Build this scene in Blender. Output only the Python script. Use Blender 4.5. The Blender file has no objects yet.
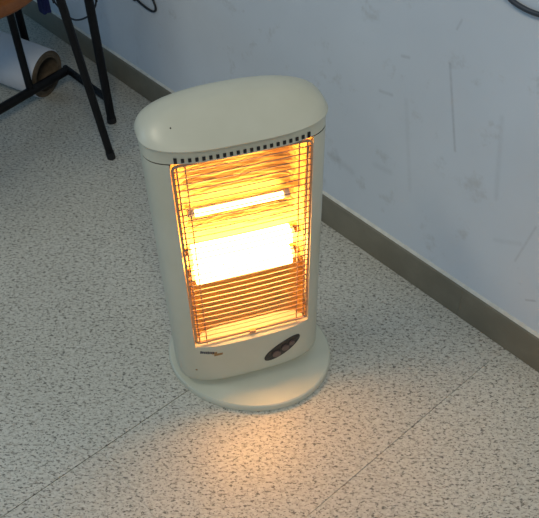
import bpy, bmesh, math, random
from mathutils import Vector, Matrix
R = random.Random(7)
S = bpy.context.scene
C = S.collection

# ------------------------------------------------------------------ camera
FPX, PITCH, ROLL, YAW = 760.7, 0.7638, -0.0253, -0.8707
CH = 1.0657                                   # camera height above the floor
fw = Vector((math.sin(YAW)*math.cos(PITCH), math.cos(YAW)*math.cos(PITCH), -math.sin(PITCH)))
rt0 = Vector((math.cos(YAW), -math.sin(YAW), 0)); up0 = rt0.cross(fw)
rt = rt0*math.cos(ROLL) + up0*math.sin(ROLL); up = -rt0*math.sin(ROLL) + up0*math.cos(ROLL)
CAM = Vector((0, 0, CH))
cd = bpy.data.cameras.new('camera'); cam = bpy.data.objects.new('camera', cd); C.objects.link(cam)
cd.sensor_width = 36; cd.sensor_fit = 'HORIZONTAL'; cd.lens = FPX/539*36; cd.clip_start = 0.02
m3 = Matrix((rt, up, -fw)).transposed()
cam.matrix_world = Matrix.Translation(CAM) @ m3.to_4x4()
S.camera = cam
def ray(px, py): return fw*FPX + rt*(px-269.5) - up*(py-259)
def at_z(px, py, z=0.0):                      # the point of a pixel's ray at height z
    d = ray(px, py); return CAM + d*((z-CH)/d.z)
def at_y(px, py, y):                          # ... on a plane parallel to the wall
    d = ray(px, py); return CAM + d*(y/d.y)

# ------------------------------------------------------------------ light
W = bpy.data.worlds.new('room_light'); S.world = W; W.use_nodes = True
bg = W.node_tree.nodes['Background']
bg.inputs[0].default_value = (0.29, 0.60, 1.0, 1); bg.inputs[1].default_value = 0.285
def area(name, loc, target, size, power, col):
    l = bpy.data.lights.new(name, 'AREA'); l.shape = 'RECTANGLE'; l.size, l.size_y = size; l.energy = power; l.color = col
    o = bpy.data.objects.new(name, l); C.objects.link(o); o.location = loc
    o.rotation_euler = (Vector(target)-Vector(loc)).to_track_quat('-Z', 'Y').to_euler(); return o
area('window_daylight', (-3.6, -2.0, 1.6), (-0.8, 0.5, 0.2), (1.6, 1.4), 11, (0.36, 0.68, 1.0))
area('ceiling_lamp', (-1.35, -0.75, 2.5), (-0.7, 0.4, 0), (0.9, 0.3), 12.5, (1.0, 0.92, 0.72))
area('ceiling_lamp_front', (1.2, -0.7, 2.5), (0.1, 0.2, 0), (0.9, 0.3), 26, (1.0, 0.90, 0.70))
vs = S.view_settings
vs.view_transform = 'Standard'; vs.look = 'None'; vs.exposure = 0.0; vs.gamma = 1; vs.use_curve_mapping = False

# ------------------------------------------------------------------ materials
def mat(name, col, rough=0.5, metal=0.0, emit=None, strength=0.0, spec=0.5, coat=0.0):
    m = bpy.data.materials.new(name); m.use_nodes = True
    b = m.node_tree.nodes['Principled BSDF']
    b.inputs['Base Color'].default_value = (*col, 1); b.inputs['Roughness'].default_value = rough
    b.inputs['Metallic'].default_value = metal; b.inputs['Specular IOR Level'].default_value = spec
    b.inputs['Coat Weight'].default_value = coat
    if emit: b.inputs['Emission Color'].default_value = (*emit, 1); b.inputs['Emission Strength'].default_value = strength
    return m
class NT:
    def __init__(s, m): s.t = m.node_tree; s.b = s.t.nodes['Principled BSDF']
    def n(s, typ, **kw):
        nd = s.t.nodes.new(typ)
        for k, v in kw.items(): setattr(nd, k, v)
        return nd
    def l(s, a, b): s.t.links.new(a, b)
    def math(s, op, a, b=0.0, clamp=False):
        nd = s.n('ShaderNodeMath', operation=op, use_clamp=clamp)
        for i, v in enumerate((a, b)):
            if isinstance(v, (int, float)): nd.inputs[i].default_value = v
            else: s.l(v, nd.inputs[i])
        return nd.outputs[0]
    def vmath(s, op, a, b=None, scale=None):
        nd = s.n('ShaderNodeVectorMath', operation=op)
        for i, v in enumerate((a, b)):
            if v is None: continue
            if isinstance(v, (tuple, Vector)): nd.inputs[i].default_value = v
            else: s.l(v, nd.inputs[i])
        if scale is not None:
            if isinstance(scale, (int, float)): nd.inputs['Scale'].default_value = scale
            else: s.l(scale, nd.inputs['Scale'])
        return nd
    def noise(s, vec, scale, detail=2, rough=0.5):
        nd = s.n('ShaderNodeTexNoise'); nd.inputs['Scale'].default_value = scale
        nd.inputs['Detail'].default_value = detail; nd.inputs['Roughness'].default_value = rough
        if vec is not None: s.l(vec, nd.inputs['Vector'])
        return nd.outputs[0]
    def ramp(s, fac, lo, hi):
        nd = s.n('ShaderNodeMapRange', interpolation_type='SMOOTHSTEP'); s.l(fac, nd.inputs[0])
        nd.inputs[1].default_value = lo; nd.inputs[2].default_value = hi; return nd.outputs[0]
    def mix(s, fac, a, b):
        nd = s.n('ShaderNodeMix', data_type='RGBA')
        if isinstance(fac, (int, float)): nd.inputs[0].default_value = fac
        else: s.l(fac, nd.inputs[0])
        for i, v in ((6, a), (7, b)):
            if isinstance(v, tuple): nd.inputs[i].default_value = (*v, 1)
            else: s.l(v, nd.inputs[i])
        return nd.outputs[2]
    def bump(s, h, strength=0.1, dist=0.001):
        nd = s.n('ShaderNodeBump'); nd.inputs['Strength'].default_value = strength; nd.inputs['Distance'].default_value = dist
        s.l(h, nd.inputs['Height']); s.l(nd.outputs[0], s.b.inputs['Normal'])

def tile_material():
    m = mat('speckled_vinyl', (0.5, 0.5, 0.46), 0.36); t = NT(m)
    pos = t.n('ShaderNodeNewGeometry').outputs['Position']
    mp = t.n('ShaderNodeMapping'); mp.inputs['Rotation'].default_value = (0, 0, math.radians(-46)); t.l(pos, mp.inputs[0])
    v = mp.outputs[0]
    def flecks(sc, sx, thr, soft, off):
        w = t.vmath('MULTIPLY', v, (sx, 1.0, 1.0)).outputs[0]
        w = t.vmath('ADD', w, off).outputs[0]
        return t.ramp(t.noise(w, sc, 2.0, 0.6), thr, thr+soft)
    f1 = flecks(250, 0.50, 0.565, 0.09, (0, 0, 0)); f2 = flecks(330, 0.6, 0.565, 0.09, (3.1, 1.7, 0))
    f3 = flecks(240, 0.6, 0.53, 0.12, (7.3, 5.1, 2)); f4 = flecks(200, 0.6, 0.50, 0.14, (1.3, 9.1, 2))
    big = t.ramp(t.noise(pos, 3.0, 3), 0.3, 0.75)
    base = t.mix(big, (0.57, 0.55, 0.47), (0.63, 0.61, 0.53))
    rnd = t.n('ShaderNodeObjectInfo').outputs['Random']
    base = t.mix(t.math('MULTIPLY', rnd, 0.16), base, (0.42, 0.41, 0.37))
    c = t.mix(t.math('MULTIPLY', f3, 0.5), base, (0.72, 0.70, 0.64))
    c = t.mix(t.math('MULTIPLY', f4, 0.5), c, (0.30, 0.27, 0.21))
    c = t.mix(t.math('MULTIPLY', f1, 0.85), c, (0.085, 0.08, 0.065))
    c = t.mix(t.math('MULTIPLY', f2, 0.8), c, (0.12, 0.105, 0.08))
    t.l(c, t.b.inputs['Base Color'])
    rg = t.math('ADD', t.math('MULTIPLY', t.noise(pos, 14, 3), 0.22), 0.24); t.l(rg, t.b.inputs['Roughness'])
    t.bump(t.noise(pos, 40, 3), 0.12, 0.002)
    return m

WALL_Y = 0.8858
def wall_material():
    m = mat('painted_plaster', (0.6, 0.6, 0.58), 0.75, spec=0.25); t = NT(m)
    pos = t.n('ShaderNodeNewGeometry').outputs['Position']
    big = t.ramp(t.noise(pos, 2.3, 4, 0.6), 0.3, 0.72)
    c = t.mix(big, (0.63, 0.67, 0.71), (0.69, 0.73, 0.77))
    smud = t.ramp(t.noise(pos, 16, 4, 0.7), 0.58, 0.74)
    c = t.mix(t.math('MULTIPLY', smud, 0.3), c, (0.38, 0.36, 0.32))
    segs = [((450, 64), (455, 151), .0016, .55), ((402, 56), (409, 57.5), .0018, .5), ((380, 91), (392, 95), .0020, .45),
            ((462, 20), (457, 29), .0014, .4), ((502, 118), (496, 198), .0030, .22), ((526, 300), (535, 301), .0014, .6),
            ((515, 261), (536, 227), .0014, .35), ((406, 100), (410, 190), .0030, .18), ((332, 155), (352, 172), .0050, .28),
            ((375, 165), (390, 172), .0040, .22), ((340, 168), (336, 150), .003, .22), ((495, 240), (520, 244), .003, .2)]
    tex = t.noise(pos, 160, 2)
    for a, b, w, k in segs:
        A = at_y(*a, WALL_Y); B = at_y(*b, WALL_Y); A.y = B.y = 0; d = B-A
        xz = t.vmath('MULTIPLY', pos, (1, 0, 1)).outputs[0]
        pa = t.vmath('SUBTRACT', xz, A).outputs[0]
        h = t.math('DIVIDE', t.vmath('DOT_PRODUCT', pa, d).outputs['Value'], d.length_squared, True)
        sc = t.vmath('SCALE', d, None, h)
        ds = t.vmath('LENGTH', t.vmath('SUBTRACT', pa, sc.outputs[0]).outputs[0]).outputs['Value']
        mk = t.math('SUBTRACT', 1.0, t.ramp(ds, 0, w*2.6))
        mk = t.math('MULTIPLY', t.math('MULTIPLY', mk, k*0.45), t.math('ADD', tex, 0.4), True)
        c = t.mix(mk, c, (0.13, 0.125, 0.12))
    t.l(c, t.b.inputs['Base Color'])
    hh = t.math('ADD', t.noise(pos, 55, 4), t.math('MULTIPLY', t.noise(pos, 9, 3), 2.0)); t.bump(hh, 0.25, 0.002)
    return m

def noisy(name, col, col2, scale, rough, bumpk=0.0, **kw):
    m = mat(name, col, rough, **kw); t = NT(m)
    pos = t.n('ShaderNodeTexCoord').outputs['Object']
    nn = t.noise(pos, scale, 4, 0.6)
    t.l(t.mix(t.ramp(nn, 0.35, 0.7), col, col2), t.b.inputs['Base Color'])
    if bumpk: t.bump(nn, bumpk, 0.002)
    return m
M = {}
M['tile'] = tile_material(); M['wall'] = wall_material()
M['slab'] = mat('joint_dark', (0.05, 0.045, 0.035), 0.9)
M['skirting'] = noisy('olive_skirting', (0.175, 0.155, 0.110), (0.215, 0.192, 0.138), 12, 0.45)
M['cream'] = noisy('cream_plastic', (0.56, 0.54, 0.415), (0.61, 0.59, 0.465), 6, 0.34)
M['base'] = noisy('pale_green_cream_plastic', (0.55, 0.56, 0.45), (0.60, 0.605, 0.495), 6, 0.38)
M['dark'] = mat('dark_gap', (0.012, 0.011, 0.010), 0.7)
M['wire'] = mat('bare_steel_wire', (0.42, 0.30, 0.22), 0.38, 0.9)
M['rim'] = mat('glow_tinted_steel', (0.60, 0.38, 0.24), 0.3, 0.9)  # coppery base colour carries the tubes' orange light on the steel
M['panel'] = mat('dark_brown_panel', (0.022, 0.018, 0.017), 0.28)
M['button'] = mat('dull_red_brown_button', (0.13, 0.085, 0.075), 0.35)
M['lettering'] = mat('dark_blue_print', (0.02, 0.022, 0.05), 0.5)
M['bolt'] = mat('gold_brown_print', (0.30, 0.16, 0.05), 0.45)
M['ceramic'] = mat('ceramic_cap', (0.65, 0.6, 0.5), 0.6)
M['tube'] = mat('glowing_quartz', (0.9, 0.8, 0.6), 0.3, emit=(1.0, 0.50, 0.14), strength=24)
M['tube_low'] = mat('glowing_quartz_thin', (0.9, 0.8, 0.6), 0.3, emit=(1.0, 0.50, 0.14), strength=18)
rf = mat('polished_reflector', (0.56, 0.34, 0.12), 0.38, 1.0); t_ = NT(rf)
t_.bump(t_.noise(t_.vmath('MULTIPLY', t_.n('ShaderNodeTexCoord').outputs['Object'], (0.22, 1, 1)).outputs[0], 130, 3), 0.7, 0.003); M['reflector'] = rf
M['black'] = noisy('black_painted_steel', (0.004, 0.004, 0.005), (0.008, 0.008, 0.009), 40, 0.5, spec=0.25)
M['rubber'] = mat('black_rubber', (0.012, 0.012, 0.012), 0.8)
wd = mat('orange_wood', (0.35, 0.13, 0.035), 0.4); t_ = NT(wd)
o_ = t_.vmath('MULTIPLY', t_.n('ShaderNodeTexCoord').outputs['Object'], (3, 40, 12)).outputs[0]
t_.l(t_.mix(t_.noise(o_, 2.2, 5, 0.6), (0.26, 0.085, 0.016), (0.13, 0.038, 0.009)), t_.b.inputs['Base Color']); M['wood'] = wd
M['laminate'] = noisy('grey_laminate', (0.45, 0.44, 0.40), (0.5, 0.49, 0.45), 30, 0.45)
M['paper'] = noisy('white_paper', (0.66, 0.68, 0.72), (0.72, 0.74, 0.78), 8, 0.8)
M['card'] = noisy('brown_cardboard', (0.11, 0.085, 0.055), (0.16, 0.12, 0.08), 60, 0.85, 0.3)
M['navy'] = noisy('navy_cloth', (0.010, 0.014, 0.075), (0.016, 0.022, 0.11), 90, 0.9, 0.3)
M['cable'] = mat('black_cable', (0.012, 0.014, 0.018), 0.45)
M['cable_blue'] = mat('dark_grey_cable', (0.035, 0.042, 0.055), 0.45)

# ------------------------------------------------------------------ mesh helpers
def link(name, bm, m, parent=None, smooth=True, angle=35):
    me = bpy.data.meshes.new(name); bmesh.ops.recalc_face_normals(bm, faces=bm.faces[:]); bm.to_mesh(me); bm.free()
    me.materials.append(m)
    if smooth:
        me.shade_smooth(); me.set_sharp_from_angle(angle=math.radians(angle))
    o = bpy.data.objects.new(name, me); C.objects.link(o); o.parent = parent; return o
def empty(name, loc=(0, 0, 0), rz=0):
    o = bpy.data.objects.new(name, None); C.objects.link(o); o.location = loc; o.rotation_euler = (0, 0, rz); o.empty_display_size = 0.05; return o
def tag(o, label, cat, group=None):
    o['label'] = label; o['category'] = cat
    if group: o['group'] = group
    return o
def box(bm, lo, hi, bev=0.0):
    r = bmesh.ops.create_cube(bm, size=1); vs_ = r['verts']
    for v in vs_: v.co = Vector([lo[i]+(hi[i]-lo[i])*(v.co[i]+0.5) for i in range(3)])
    if bev:
        es = list({e for v in vs_ for e in v.link_edges})
        bmesh.ops.bevel(bm, geom=es, offset=bev, segments=2, profile=0.5, affect='EDGES')
def loft(bm, rings, cap0=True, cap1=True, closed=True):
    vr = [[bm.verts.new(p) for p in r] for r in rings]
    n = len(rings[0])
    for a, b in zip(vr, vr[1:]):
        for i in range(n if closed else n-1):
            j = (i+1) % n; bm.faces.new((a[i], a[j], b[j], b[i]))
    if cap0: bm.faces.new(vr[0][::-1])
    if cap1: bm.faces.new(vr[-1])
    return vr
def spline(pts, k=6):
    pts = [Vector(p) for p in pts]; out = []
    for i in range(len(pts)-1):
        p0 = pts[max(i-1, 0)]; p1 = pts[i]; p2 = pts[i+1]; p3 = pts[min(i+2, len(pts)-1)]
        for s in range(k):
            t = s/k
            out.append(0.5*((2*p1)+(p2-p0)*t+(2*p0-5*p1+4*p2-p3)*t*t+(3*p1-p0-3*p2+p3)*t**3))
    return out+[pts[-1]]
def tube(bm, pts, r, seg=12, r2=None):
    pts = [Vector(p) for p in pts]; n = len(pts); rings = []
    tg = [(pts[min(i+1, n-1)]-pts[max(i-1, 0)]).normalized() for i in range(n)]
    ref = Vector((0, 0, 1)) if abs(tg[0].z) < 0.9 else Vector((1, 0, 0))
    a = tg[0].cross(ref).normalized()
    for i in range(n):
        a = (a - tg[i]*a.dot(tg[i])).normalized(); b = tg[i].cross(a)
        rr = r if r2 is None else r+(r2-r)*i/(n-1)
        rings.append([pts[i]+(a*math.cos(2*math.pi*k/seg)+b*math.sin(2*math.pi*k/seg))*rr for k in range(seg)])
    loft(bm, rings)
def superell(a, b, n, k=96):
    out = []
    for i in range(k):
        th = 2*math.pi*i/k; c, s = math.cos(th), math.sin(th)
        r = (abs(c/a)**n+abs(s/b)**n)**(-1/n); out.append((r*c, r*s))
    return out

# ------------------------------------------------------------------ the setting
fl = empty('floor'); fl['kind'] = 'structure'; fl['label'] = 'speckled grey cream vinyl tile floor'
bm = bmesh.new(); box(bm, (-4.96, -1.3, -0.06), (1.73, WALL_Y+0.02, -0.0031)); link('screed', bm, M['slab'], fl, False)
T = 0.3048; AX = -0.69908; BY = 0.22167
k = 0
for i in range(-14, 8):
    for j in range(-5, 3):
        x0 = AX+i*T; x1 = x0+T; y0 = BY+j*T; y1 = y0+T
        if j == 2: y1 = min(y1, WALL_Y)
        gl = 0.0008 if i == 0 and j <= 0 else (0.0004 if i == 1 and j <= 1 else 0.00005)     # the joint on the left side of this tile
        gr = 0.0008 if i == -1 and j <= 0 else (0.0004 if i == 0 and j <= 1 else 0.00005)
        gb = 0.0002 if (j, i) in ((1, 1), (0, 0), (0, -1)) else 0.00005
        dz = R.uniform(-0.0001, 0.0001)
        bm = bmesh.new(); box(bm, (x0+gl, y0+gb, -0.003), (x1-gr, y1-0.00005, dz), 0.0002)
        link('tile', bm, M['tile'], fl, False)
bm = bmesh.new(); box(bm, (-4.96, WALL_Y, -0.06), (1.73, WALL_Y+0.12, 2.7))
w = link('wall_back', bm, M['wall'], None, False); w['kind'] = 'structure'; w['label'] = 'off-white scuffed plaster wall'
bb = empty('baseboard_back', (0, WALL_Y, 0)); bb['kind'] = 'structure'; bb['label'] = 'olive grey skirting board'
BH = 0.0691; jx = at_y(461, 300, WALL_Y-0.008).x
for x0, x1 in ((-4.96, jx-0.0002), (jx+0.0002, 1.73)):
    bm = bmesh.new(); prof = [(0, 0.0005), (-0.010, 0.0005), (-0.010, BH-0.004), (-0.0085, BH-0.001), (-0.006, BH), (0, BH)]
    loft(bm, [[(x, y, z) for y, z in prof] for x in (x0, x1)]); link('board', bm, M['skirting'], bb, True)
M['top_strip'] = noisy('pale_strip', (0.60, 0.58, 0.50), (0.70, 0.68, 0.60), 60, 0.8)  # thin pale strip along the top edge of the boards
bm = bmesh.new(); loft(bm, [[(x, 0, BH), (x, -0.0052, BH), (x, -0.0040, BH+0.0016), (x, 0, BH+0.0042)] for x in (-4.96, 1.73)]); link('top_edge_strip', bm, M['top_strip'], bb, True)

# ------------------------------------------------------------------ halogen heater
HX, HY, HA = -0.6861, 0.5195, 1.1594
heater = tag(empty('halogen_heater', (HX, HY, 0), HA), 'cream plastic upright halogen heater glowing orange behind a wire grille', 'heater')
aT, aB, DB, NE = 0.1268, 0.1232, 0.0590, 3.05
zb, zs, zc = 0.0329, 0.4837, 0.5072
gzT, gzB, gwT, gwB, GV = 0.4796, 0.1295, 0.0950, 0.0925, 0.0490
U_ = Vector((math.cos(HA), math.sin(HA), 0)); V_ = Vector((math.sin(HA), -math.cos(HA), 0))
def hloc(px, py, v):                             # pixel -> heater's own (u, z) on the plane v in front of its middle
    d = ray(px, py); o = CAM-Vector((HX, HY, 0)); s = (v-o.dot(V_))/d.dot(V_); q = o+d*s
    return q.dot(U_), q.z
def half_w(z): return aB+(aT-aB)*(z-zb)/(zs-zb)
def surf(u, z): return DB*max(0.0, 1-abs(u/half_w(z))**NE)**(1/NE)
# base: a low swivel foot, turned against the body
bx, by, bh = -0.6902, 0.5287, 0.5781
dw = Vector((bx-HX, by-HY, 0)); du, dv = dw.dot(U_), dw.dot(V_); ca, sa = math.cos(bh-HA), math.sin(bh-HA)
def base_ring(s, z, grow=0.0):
    out = []
    for u, y in superell(0.1451*s+grow, 0.1234*s+grow, 2.05): out.append((du+u*ca-y*sa, -dv+u*sa+y*ca, z))
    return out
bm = bmesh.new()
loft(bm, [base_ring(0.975, 0.0), base_ring(0.995, 0.002), base_ring(1.0, 0.009), base_ring(0.996, 0.0135), base_ring(0.980, 0.0158), base_ring(0.90, 0.0168),
          base_ring(0.84, 0.0174), base_ring(0.81, 0.0184), base_ring(0.70, 0.0188), base_ring(0.5, 0.0190), base_ring(0.2, 0.0192)])
link('base', bm, M['base'], heater)
bm = bmesh.new(); loft(bm, [[(r*math.cos(2*math.pi*k/40), r*math.sin(2*math.pi*k/40), z) for k in range(40)] for r, z in ((0.040, 0.0185), (0.036, 0.027), (0.035, 0.036))])
link('swivel_neck', bm, M['base'], heater)
# body shell with the window opening
OW = 0.772
oz0, oz1 = gzB-0.009, zs-0.0005
th0 = math.asin(min(1, surf(OW*aT, zs)/math.hypot(OW*aT, surf(OW*aT, zs))))
def body_pt(fr, z, s=1.0, inset=0.0):            # fr: signed fraction of the half width on the front side
    u = fr*half_w(z)*s; return (u, -(DB*s*max(0, 1-abs(fr)**NE)**(1/NE)-inset), z)
fr_front = [-1, -.998, -.99, -.97, -.94, -.90, -.85, -OW] + [-OW+2*OW*i/28 for i in range(1, 28)] + [OW, .85, .90, .94, .97, .99, .998, 1]
fr_back = [.998, .99, .97, .93, .86, .75, .6, .4, .2, 0, -.2, -.4, -.6, -.75, -.86, -.93, -.97, -.99, -.998]
nf = len(fr_front)
def ring(z, s=1.0):
    a = [body_pt(f_, z, s) for f_ in fr_front]
    for f_ in fr_back:
        x, y, zz = body_pt(f_, z, s); a.append((x, -y, zz))
    return a
bm = bmesh.new()
zz = [(zb, 0.975), (zb+0.002, 0.99), (zb+0.009, 1.0), (0.06, 1), (0.09, 1), (oz0-0.0025, 1), (oz0, 1), (0.2, 1), (0.3, 1), (0.4, 1), (oz1, 1)]
vr = [[bm.verts.new(p_) for p_ in ring(z, s)] for z, s in zz]
i0 = fr_front.index(-OW); i1 = fr_front.index(OW); kz = 6
N = len(vr[0])
for r_ in range(len(vr)-1):
    for i in range(N):
        if r_ >= kz and i0 <= i < i1: continue
        j = (i+1) % N; bm.faces.new((vr[r_][i], vr[r_][j], vr[r_+1][j], vr[r_+1][i]))
bm.faces.new(vr[0][::-1])
# recess walls running back from the opening, and the shell's inner lid
def back(v, d): return bm.verts.new((v.co.x*(1.0), d, v.co.z))
bl = [back(vr[r_][i0], 0.026) for r_ in range(kz, len(vr))]; brr = [back(vr[r_][i1], 0.026) for r_ in range(kz, len(vr))]
for q in range(len(bl)-1):
    bm.faces.new((vr[kz+q][i0], vr[kz+q+1][i0], bl[q+1], bl[q])); bm.faces.new((vr[kz+q][i1], brr[q], brr[q+1], vr[kz+q+1][i1]))
led = [bm.verts.new((vr[kz][i].co.x, -0.040, vr[kz][i].co.z+0.004)) for i in range(i0, i1+1)]
for q in range(len(led)-1): bm.faces.new((vr[kz][i0+q], vr[kz][i0+q+1], led[q+1], led[q]))
led2 = [bm.verts.new((v.co.x, 0.026, v.co.z)) for v in led]
for q in range(len(led)-1): bm.faces.new((led[q], led[q+1], led2[q+1], led2[q]))
link('body', bm, M['cream'], heater, True, 40)
# domed cap with a visor front
bm = bmesh.new()
def cap_ring(s, z, fb=1.0, g=1.0, hd_=0.0):
    out = []
    for u, y in superell(aT*1.012*s*g, DB*1.0*s*g, NE if s >= 1 else (2.5+(NE-2.5)*max(0.0, (s-0.75)/0.25)**1.5), 112):
        w_ = min(1.0, abs(y)/(DB*s))**2 if y < 0 else 0.0          # the front drops to a crisp visor edge
        z2 = z
        if hd_ and s < 1: z2 = z*(1-w_)+w_*(zc+hd_*(1-s**1.7)**0.95)
        out.append((u, y*(1+(fb-1)*w_), z2))
    return out
rings = [cap_ring(0.90, zs+0.0003, 0.99), cap_ring(0.983, zs+0.0001, 0.995), cap_ring(0.990, zs+0.0006, 0.995), cap_ring(0.988, zs+0.012, 1.0), cap_ring(0.990, zc-0.004, 1.06), cap_ring(1.006, zc-0.001, 1.12), cap_ring(1.008, zc+0.0008, 1.13)]
hd = 0.036
for s in (.992, .975, .95, .915, .87, .81, .73, .63, .5, .35, .2, .08):
    rings.append(cap_ring(s, zc+hd*(1-s**3)**0.5, 1.135+(1-1.135)*(1-s), 1.0, hd))
loft(bm, rings, True, True); link('cap', bm, M['cream'], heater, True, 32)
# vent slots under the visor: dark blocks put in for their shaded inside
bm = bmesh.new()
for i in range(21):
    u = -0.090+0.180*i/20; z = zs+0.0062; y = -(DB*0.995*max(0, 1-abs(u/(aT*1.004))**NE)**(1/NE))
    hh = 0.0040 if i in (0, 20) else 0.0026
    box(bm, (u-0.0020, y-0.0012, z-hh), (u+0.0020, y+0.004, z+hh))
link('vent_slots', bm, M['dark'], heater, False)
# reflector and tubes
bm = bmesh.new(); nu, nz = 28, 40; g = []
for a in range(nz+1):
    zn = -1+2*a/nz; z = (oz0+0.004)+(oz1-0.002-oz0-0.004)*a/nz; row = []
    for b in range(nu+1):
        un = -1+2*b/nu; u = un*(OW*half_w(z)-0.0015)
        v = -0.004+0.024*abs(zn)**5+0.026*abs(un)**9
        row.append(bm.verts.new((u, -v, z)))
    g.append(row)
for a in range(nz):
    for b in range(nu): bm.faces.new((g[a][b], g[a][b+1], g[a+1][b+1], g[a+1][b]))
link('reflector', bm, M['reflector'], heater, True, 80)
for z, r_, k_ in ((0.365, 0.0052, 'tube_low'), (0.2865, 0.0158, 'tube'), (0.2445, 0.0158, 'tube')):  # lower two fattened so their shape takes in the bloom of the glare
    bm = bmesh.new(); tube(bm, [(-0.066-(r_ > .01)*.010, -0.012, z), (0.066+(r_ > .01)*.010, -0.012, z)], r_, 18); tb = link('quartz_tube', bm, M[k_], heater)
    for s in (-1, 1):
        bm = bmesh.new(); tube(bm, [(s*(0.0665+(r_ > .01)*.010), -0.010, z), (s*(0.076+(r_ > .01)*.007), -0.010, z)], min(r_+0.0006, 0.009), 14); link('tube_cap', bm, M['ceramic'], tb, True, 40)
# grille
def gw(z): return gwB+(gwT-gwB)*(z-gzB)/(gzT-gzB)
bm = bmesh.new(); pts = []
cr = 0.007
def corner(cx_, cz_, a0, a1): return [(cx_+cr*math.cos(a0+(a1-a0)*q/5), -GV, cz_+cr*math.sin(a0+(a1-a0)*q/5)) for q in range(6)]
loop = corner(gwT-cr, gzT-cr, 0, math.pi/2)+corner(-gwT+cr, gzT-cr, math.pi/2, math.pi)+corner(-gwB+cr, gzB+cr, math.pi, 1.5*math.pi)+corner(gwB-cr, gzB+cr, 1.5*math.pi, 2*math.pi)
mid = [((loop[0][0]+loop[-1][0])/2, -GV, (loop[0][2]+loop[-1][2])/2)]
tube(bm, mid+loop+mid, 0.0022, 10)
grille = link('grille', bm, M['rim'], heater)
NW = 33
for i in range(NW):
    z = gzB+0.006+(gzT-gzB-0.014)*i/(NW-1); x = gw(z)-0.0012
    bm = bmesh.new(); tube(bm, spline([(-x, -GV+0.001, z), (-x*0.93, -GV-0.0022, z), (0, -GV-0.0042, z), (x*0.93, -GV-0.0022, z), (x, -GV+0.001, z)], 4), 0.00082, 6)
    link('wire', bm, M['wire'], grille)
for s in (-1, 1):
    for du_, r_ in ((0.0055, 0.0013), (0.0170, 0.0010)):
        bm = bmesh.new(); tube(bm, [(s*(gwB-du_), -GV+0.0008, gzB-(0.006 if du_ > 0.01 else 0)), (s*(gwT-du_), -GV+0.0008, gzT)], r_, 6); link('upright_wire', bm, M['wire'], grille)
bm = bmesh.new(); box(bm, (-0.005, -GV-0.004, gzB-0.005), (0.005, -GV+0.003, gzB+0.002), 0.001); link('retaining_clip', bm, M['rim'], grille, False)
# oval control panel, lettering, screws: laid on the curved front
def on_front(u, z, lift): return (u, -(surf(u, z)+lift), z)
def front_patch(name, pts2, lift, m, parent, thick=0.002):
    bm = bmesh.new()
    cu = sum(p_[0] for p_ in pts2)/len(pts2); cz_ = sum(p_[1] for p_ in pts2)/len(pts2)
    def sc(k_, l_): return [on_front(cu+(u-cu)*k_, cz_+(z-cz_)*k_, l_) for u, z in pts2]
    loft(bm, [sc(1, lift-thick), sc(1, lift-0.0004), sc(0.985, lift), sc(0.5, lift)], False, True)
    return link(name, bm, m, parent, True, 40)
pu, pz = hloc(281.5, 345.8, 0.0535)
ta = math.radians(30)
def oval(cu, cz_, a, b, t_=0.0, n=40): return [(cu+a*math.cos(2*math.pi*q/n)*math.cos(t_)-b*math.sin(2*math.pi*q/n)*math.sin(t_), cz_+a*math.cos(2*math.pi*q/n)*math.sin(t_)+b*math.sin(2*math.pi*q/n)*math.cos(t_)) for q in range(n)]
pan = front_patch('control_panel', oval(pu, pz, 0.0365, 0.0136, ta), 0.0016, M['panel'], heater)
for off, r_ in ((-0.0140, 0.0074), (0.0045, 0.0068), (0.0175, 0.0052)):
    cu, cz_ = pu+off*math.cos(ta)+0.001, pz+off*math.sin(ta)-0.0008
    front_patch('button', oval(cu, cz_, r_, r_*0.95, 0, 20), 0.0042, M['button'], pan, 0.004)
lu, lz = hloc(200.5, 354.4, 0.055); lu2, lz2 = hloc(214, 352.6, 0.055)
lg = bmesh.new()
nl = 8
for i in range(nl):                                # a short word too small to read: slanted letter strokes
    a = (i+0.08)/nl; b = (i+0.86)/nl
    u0, u1 = lu+(lu2-lu)*a, lu+(lu2-lu)*b; z0 = lz+(lz2-lz)*a; h_ = 0.0058 if i in (0, 4) else 0.0046
    q = [(u0, z0-h_/2), (u1, z0-h_/2), (u1+0.0008, z0+h_/2), (u0+0.0008, z0+h_/2)]
    f_ = [lg.verts.new(on_front(u, z, 0.0006)) for u, z in q]; b_ = [lg.verts.new(on_front(u, z, -0.0008)) for u, z in q]
    lg.faces.new(f_); [lg.faces.new((f_[e], b_[e], b_[(e+1) % 4], f_[(e+1) % 4])) for e in range(4)]
link('lettering', lg, M['lettering'], heater, False)
zu, zz_ = hloc(214.5, 354.0, 0.055)
zig = [(-0.004, 0.0045), (0.0045, 0.0055), (0.0035, 0.0012), (0.0135, 0.0015), (0.0125, -0.0030), (-0.0012, -0.0042), (-0.0002, 0.0008), (-0.004, 0.0010)]
lg = bmesh.new()
f_ = [lg.verts.new(on_front(zu+a, zz_+b, 0.0006)) for a, b in zig]; b_ = [lg.verts.new(on_front(zu+a, zz_+b, -0.0008)) for a, b in zig]
lg.faces.new(f_); [lg.faces.new((f_[e], b_[e], b_[(e+1) % 8], f_[(e+1) % 8])) for e in range(8)]
link('lightning_mark', lg, M['bolt'], heater, False)
su, sz = hloc(197, 371, 0.05)
front_patch('screw', oval(su, sz, 0.0016, 0.0016, 0, 12), 0.0006, M['bolt'], heater)

d_ = ray(170.5, 128.3); q_ = CAM+d_*((0.5268-CH)/d_.z)-Vector((HX, HY, 0))
bm = bmesh.new(); bmesh.ops.create_icosphere(bm, subdivisions=2, radius=0.0010, matrix=Matrix.Translation((q_.dot(U_), -q_.dot(V_), q_.z)) @ Matrix.Diagonal((1, 1, 1.6, 1)))
link('paint_chip', bm, M['dark'], heater)

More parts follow.
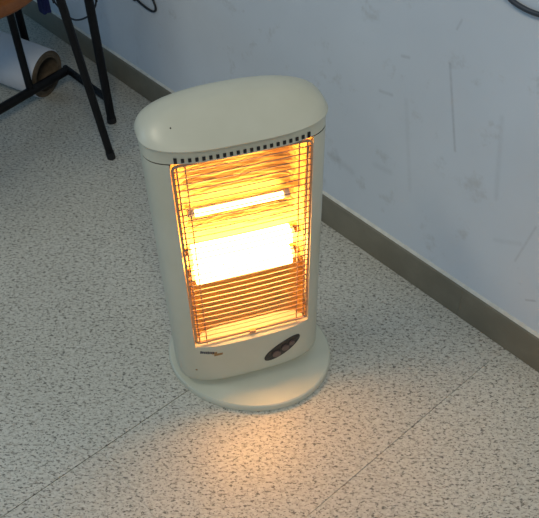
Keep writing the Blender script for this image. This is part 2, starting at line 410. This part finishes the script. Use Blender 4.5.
# ------------------------------------------------------------------ table by the wall
ZS = 0.066
PB = at_z(112, 122, 0.0); YB = PB.y
PT = at_z(66, 70.5, ZS); PL = at_z(0, 109, ZS)
PD = at_y(26.5, 36, YB+0.006)
table = tag(empty('table', (PB.x, PB.y, 0)), 'table on black steel tube legs with low stretchers by the wall', 'table')
def tl(v): return Vector(v)-Vector((PB.x, PB.y, 0))
LR = 0.0105
YN = YB-0.66                                    # the near pair of legs, out of the picture
XB, XD = PB.x, PD.x
for x, y in ((XB, YB), (XD, YB), (XB+0.09, YN), (XD+0.09, YN), (XD-0.86, YB), (XD-0.80, YN)):
    bm = bmesh.new(); tube(bm, [tl((x, y, 0.012)), tl((x, y, 0.70))], LR, 16); lg_ = link('leg', bm, M['black'], table, True, 40)
    bm = bmesh.new(); tube(bm, [tl((x, y, 0)), tl((x, y, 0.014))], LR+0.0012, 16); link('rubber_foot', bm, M['rubber'], lg_, True, 40)
cdir = (PL-PT).normalized()
kfar = (YN-PT.y)/cdir.y; PN = PT+cdir*kfar
for a, b, r_ in (((XB, YB, ZS), (PT.x-0.012, YB, ZS), 0.0090), ((XB+0.09, YN, ZS), (XD+0.09, YN, ZS), 0.0105)):
    bm = bmesh.new(); tube(bm, [tl(a), tl(b)], r_, 14); link('side_stretcher', bm, M['black'], table, True, 40)
bm = bmesh.new(); tube(bm, [tl((PT.x, YB, ZS)), tl((PN.x, YN, ZS))], 0.0115, 14); link('cross_stretcher', bm, M['black'], table, True, 40)
PC = at_z(33, 93, ZS); kk = (PC.y-PT.y)/cdir.y; PC = PT+cdir*kk
bm = bmesh.new(); tube(bm, [tl((PC.x, PC.y, ZS)), tl((PC.x, PC.y, 0.70))], 0.0092, 14); link('upright', bm, M['black'], table, True, 40)
bm = bmesh.new(); box(bm, tl((XD-0.90, YN-0.06, 0.70)), tl((XB+0.10, YB+0.02, 0.725)), 0.004); link('table_top', bm, M['laminate'], table, False)  # unseen top, lengthened past the far legs to shade the floor there

# ------------------------------------------------------------------ stool with the orange seat
SX, SY, SZ = -1.512, 0.478, 0.415
stool = tag(empty('stool', (SX, SY, 0)), 'stool with round orange wooden seat and black splayed legs at the table', 'stool')
bm = bmesh.new()
loft(bm, [[(r*math.cos(2*math.pi*k/64), r*math.sin(2*math.pi*k/64), z) for k in range(64)] for r, z in
          ((0.150, SZ), (0.168, SZ+0.001), (0.174, SZ+0.006), (0.175, SZ+0.016), (0.172, SZ+0.023), (0.164, SZ+0.027), (0.13, SZ+0.026), (0.05, SZ+0.023))])
link('seat', bm, M['wood'], stool)
A0 = at_z(111.5, 158, 0.0); A1 = at_z(60.5, 0, 0.405)
fa = Vector((A0.x-SX, A0.y-SY, 0)); ta_ = Vector((A1.x-SX, A1.y-SY, 0.405)); ta_ += (ta_-fa)*(0.4165-0.405)/0.405
for kq in range(3):
    rm = Matrix.Rotation(2*math.pi*kq/3, 3, 'Z'); a = rm @ fa; b = rm @ ta_
    if kq == 1: a = Vector((-0.225, -0.03, 0)); b = Vector((-0.14, -0.02, 0.4165))
    if kq == 2: a = Vector((0.10, -0.21, 0)); b = Vector((0.07, -0.14, 0.4165))
    d = (b-a)/0.4165
    bm = bmesh.new(); tube(bm, [a+d*0.010, b], 0.0090, 16); lg_ = link('leg', bm, M['black'], stool, True, 40)
    bm = bmesh.new(); tube(bm, [a, a+d*0.020], 0.0100, 16); link('rubber_foot', bm, M['rubber'], lg_, True, 40)

# ------------------------------------------------------------------ paper roll on the floor
RR = 0.064
e0 = at_z(55, 97.5, 0.0)+Vector((-0.020, -0.004, 0))
roll = tag(empty('paper_roll', (e0.x, e0.y, 0), math.radians(204)), 'thick white paper roll with brown end lying under the table', 'paper roll')
EL = math.radians(7); ce, se_ = math.cos(EL), math.sin(EL)
def disc(r, x, n=48):                             # the far end sits on a wider flange, so the roll slopes a little
    out = []
    for q in range(n):
        y_ = r*math.cos(2*math.pi*q/n); z_ = RR+r*math.sin(2*math.pi*q/n); out.append((x*ce-z_*se_, y_, x*se_+z_*ce))
    return out
bm = bmesh.new(); loft(bm, [disc(RR-0.002, 0.0), disc(RR, 0.002), disc(RR, 0.36), disc(RR-0.002, 0.362)], False, False); link('paper', bm, M['paper'], roll, True, 50)
bm = bmesh.new(); loft(bm, [disc(RR-0.002, 0.0003), disc(0.056, 0.003), disc(0.050, 0.001), disc(0.049, 0.04), disc(0.049, 0.34), disc(0.050, 0.362), disc(RR-0.002, 0.362)], False, False); link('end_layers', bm, M['card'], roll, True, 30)
bm = bmesh.new(); loft(bm, [disc(0.0495, -0.002), disc(0.0495, 0.365), disc(0.045, 0.365), disc(0.045, -0.002), disc(0.0495, -0.002)], False, False); link('core_tube', bm, M['card'], roll, True, 30)
bm = bmesh.new(); loft(bm, [disc(0.03, 0.363), disc(RR+0.0445, 0.363), disc(RR+0.0445, 0.368), disc(0.03, 0.368), disc(0.03, 0.363)], False, False); link('flange', bm, M['card'], roll, True, 30)

# ------------------------------------------------------------------ navy cloth hanging from the table
q0 = at_y(45.5, 11, YB-0.055)
cl = tag(empty('hanging_cloth', (q0.x, q0.y, q0.z)), 'navy blue cloth hanging down from the table', 'cloth')
bm = bmesh.new(); hgt = 0.6985-q0.z; rings = []
for i in range(15):
    t0 = i/14; wd_ = 0.021*(1-0.25*t0); ring_ = []
    for q in range(28):
        a = 2*math.pi*q/28; rr_ = 1+0.16*math.sin(5*a+3*t0)
        ring_.append((wd_*rr_*math.cos(a)+0.004*math.sin(4*t0), 0.010*rr_*math.sin(a), hgt*t0+0.004*math.cos(2*a)*(1-t0)))
    rings.append(ring_)
loft(bm, rings); link('folds', bm, M['navy'], cl, True, 60)

# ------------------------------------------------------------------ cables
def cable(pts, r, m, label):
    bm = bmesh.new(); o0 = Vector(pts[0]); tube(bm, [p_-o0 for p_ in spline(pts, 6)], r, 8)
    o = link('cable', bm, m, None, True, 60); o.location = o0; tag(o, label, 'cable'); return o
Y1 = YB+0.045
pp = [at_y(x, y, Y1) for x, y in ((51, -7), (53.8, 0), (56.4, 4.5), (61.6, 10), (67, 16), (74, 19.6), (79.8, 19.7), (86, 17.5), (92, 13), (95.3, 6), (96, 0), (95.5, -6))]
pp = [Vector((pp[0].x-0.06, YB-0.12, 0.7275)), Vector((pp[0].x-0.03, YB, 0.7285)), Vector((pp[0].x-0.02, YB+0.032, 0.722)), Vector((pp[0].x-0.012, Y1, 0.66)), Vector((pp[0].x-0.008, Y1, 0.5))]+pp+[Vector((pp[-1].x-0.004, Y1, 0.5)), Vector((pp[-1].x-0.008, Y1, 0.66)), Vector((pp[-1].x-0.01, YB+0.032, 0.722)), Vector((pp[-1].x-0.012, YB, 0.7285)), Vector((pp[-1].x-0.02, YB-0.12, 0.7275))]
cable(pp, 0.0023, M['cable'], 'thin black cable looping down behind the table leg')
Y2 = WALL_Y-0.0032
pp = [at_y(x, y, Y2) for x, y in ((131, -6), (137, 0), (142, 4.5), (148, 9), (152.5, 11.3), (155.3, 10.6), (155.3, 6.5), (153.5, 1.5), (151, -6))]
pp = [Vector((pp[0].x-0.05, Y2, 2.65)), Vector((pp[0].x-0.05, Y2, 0.60)), Vector((pp[0].x-0.03, Y2, 0.40))]+pp+[Vector((pp[-1].x-0.015, Y2, 0.40)), Vector((pp[-1].x-0.03, Y2, 0.60)), Vector((pp[-1].x-0.03, Y2, 2.65))]
cable(pp, 0.0027, M['cable'], 'black cable loop hanging against the wall behind the heater')
pp = [at_y(x, y, Y2-0.001) for x, y in ((500, -14), (506, -6), (512, 0.5), (518, 5), (526, 9.5), (533, 12.5), (541, 15), (552, 17), (566, 17))]
pp = [Vector((pp[0].x-0.06, Y2-0.001, 2.65)), Vector((pp[0].x-0.06, Y2-0.001, pp[0].z+0.25)), Vector((pp[0].x-0.025, Y2-0.001, pp[0].z+0.06))]+pp+[Vector((pp[-1].x+0.06, Y2-0.001, pp[-1].z+0.05)), Vector((pp[-1].x+0.30, Y2-0.001, pp[-1].z+0.20)), Vector((1.60, Y2-0.001, pp[-1].z+0.22))]
cable(pp, 0.0036, M['cable_blue'], 'dark grey cable sagging across the wall at upper right corner')
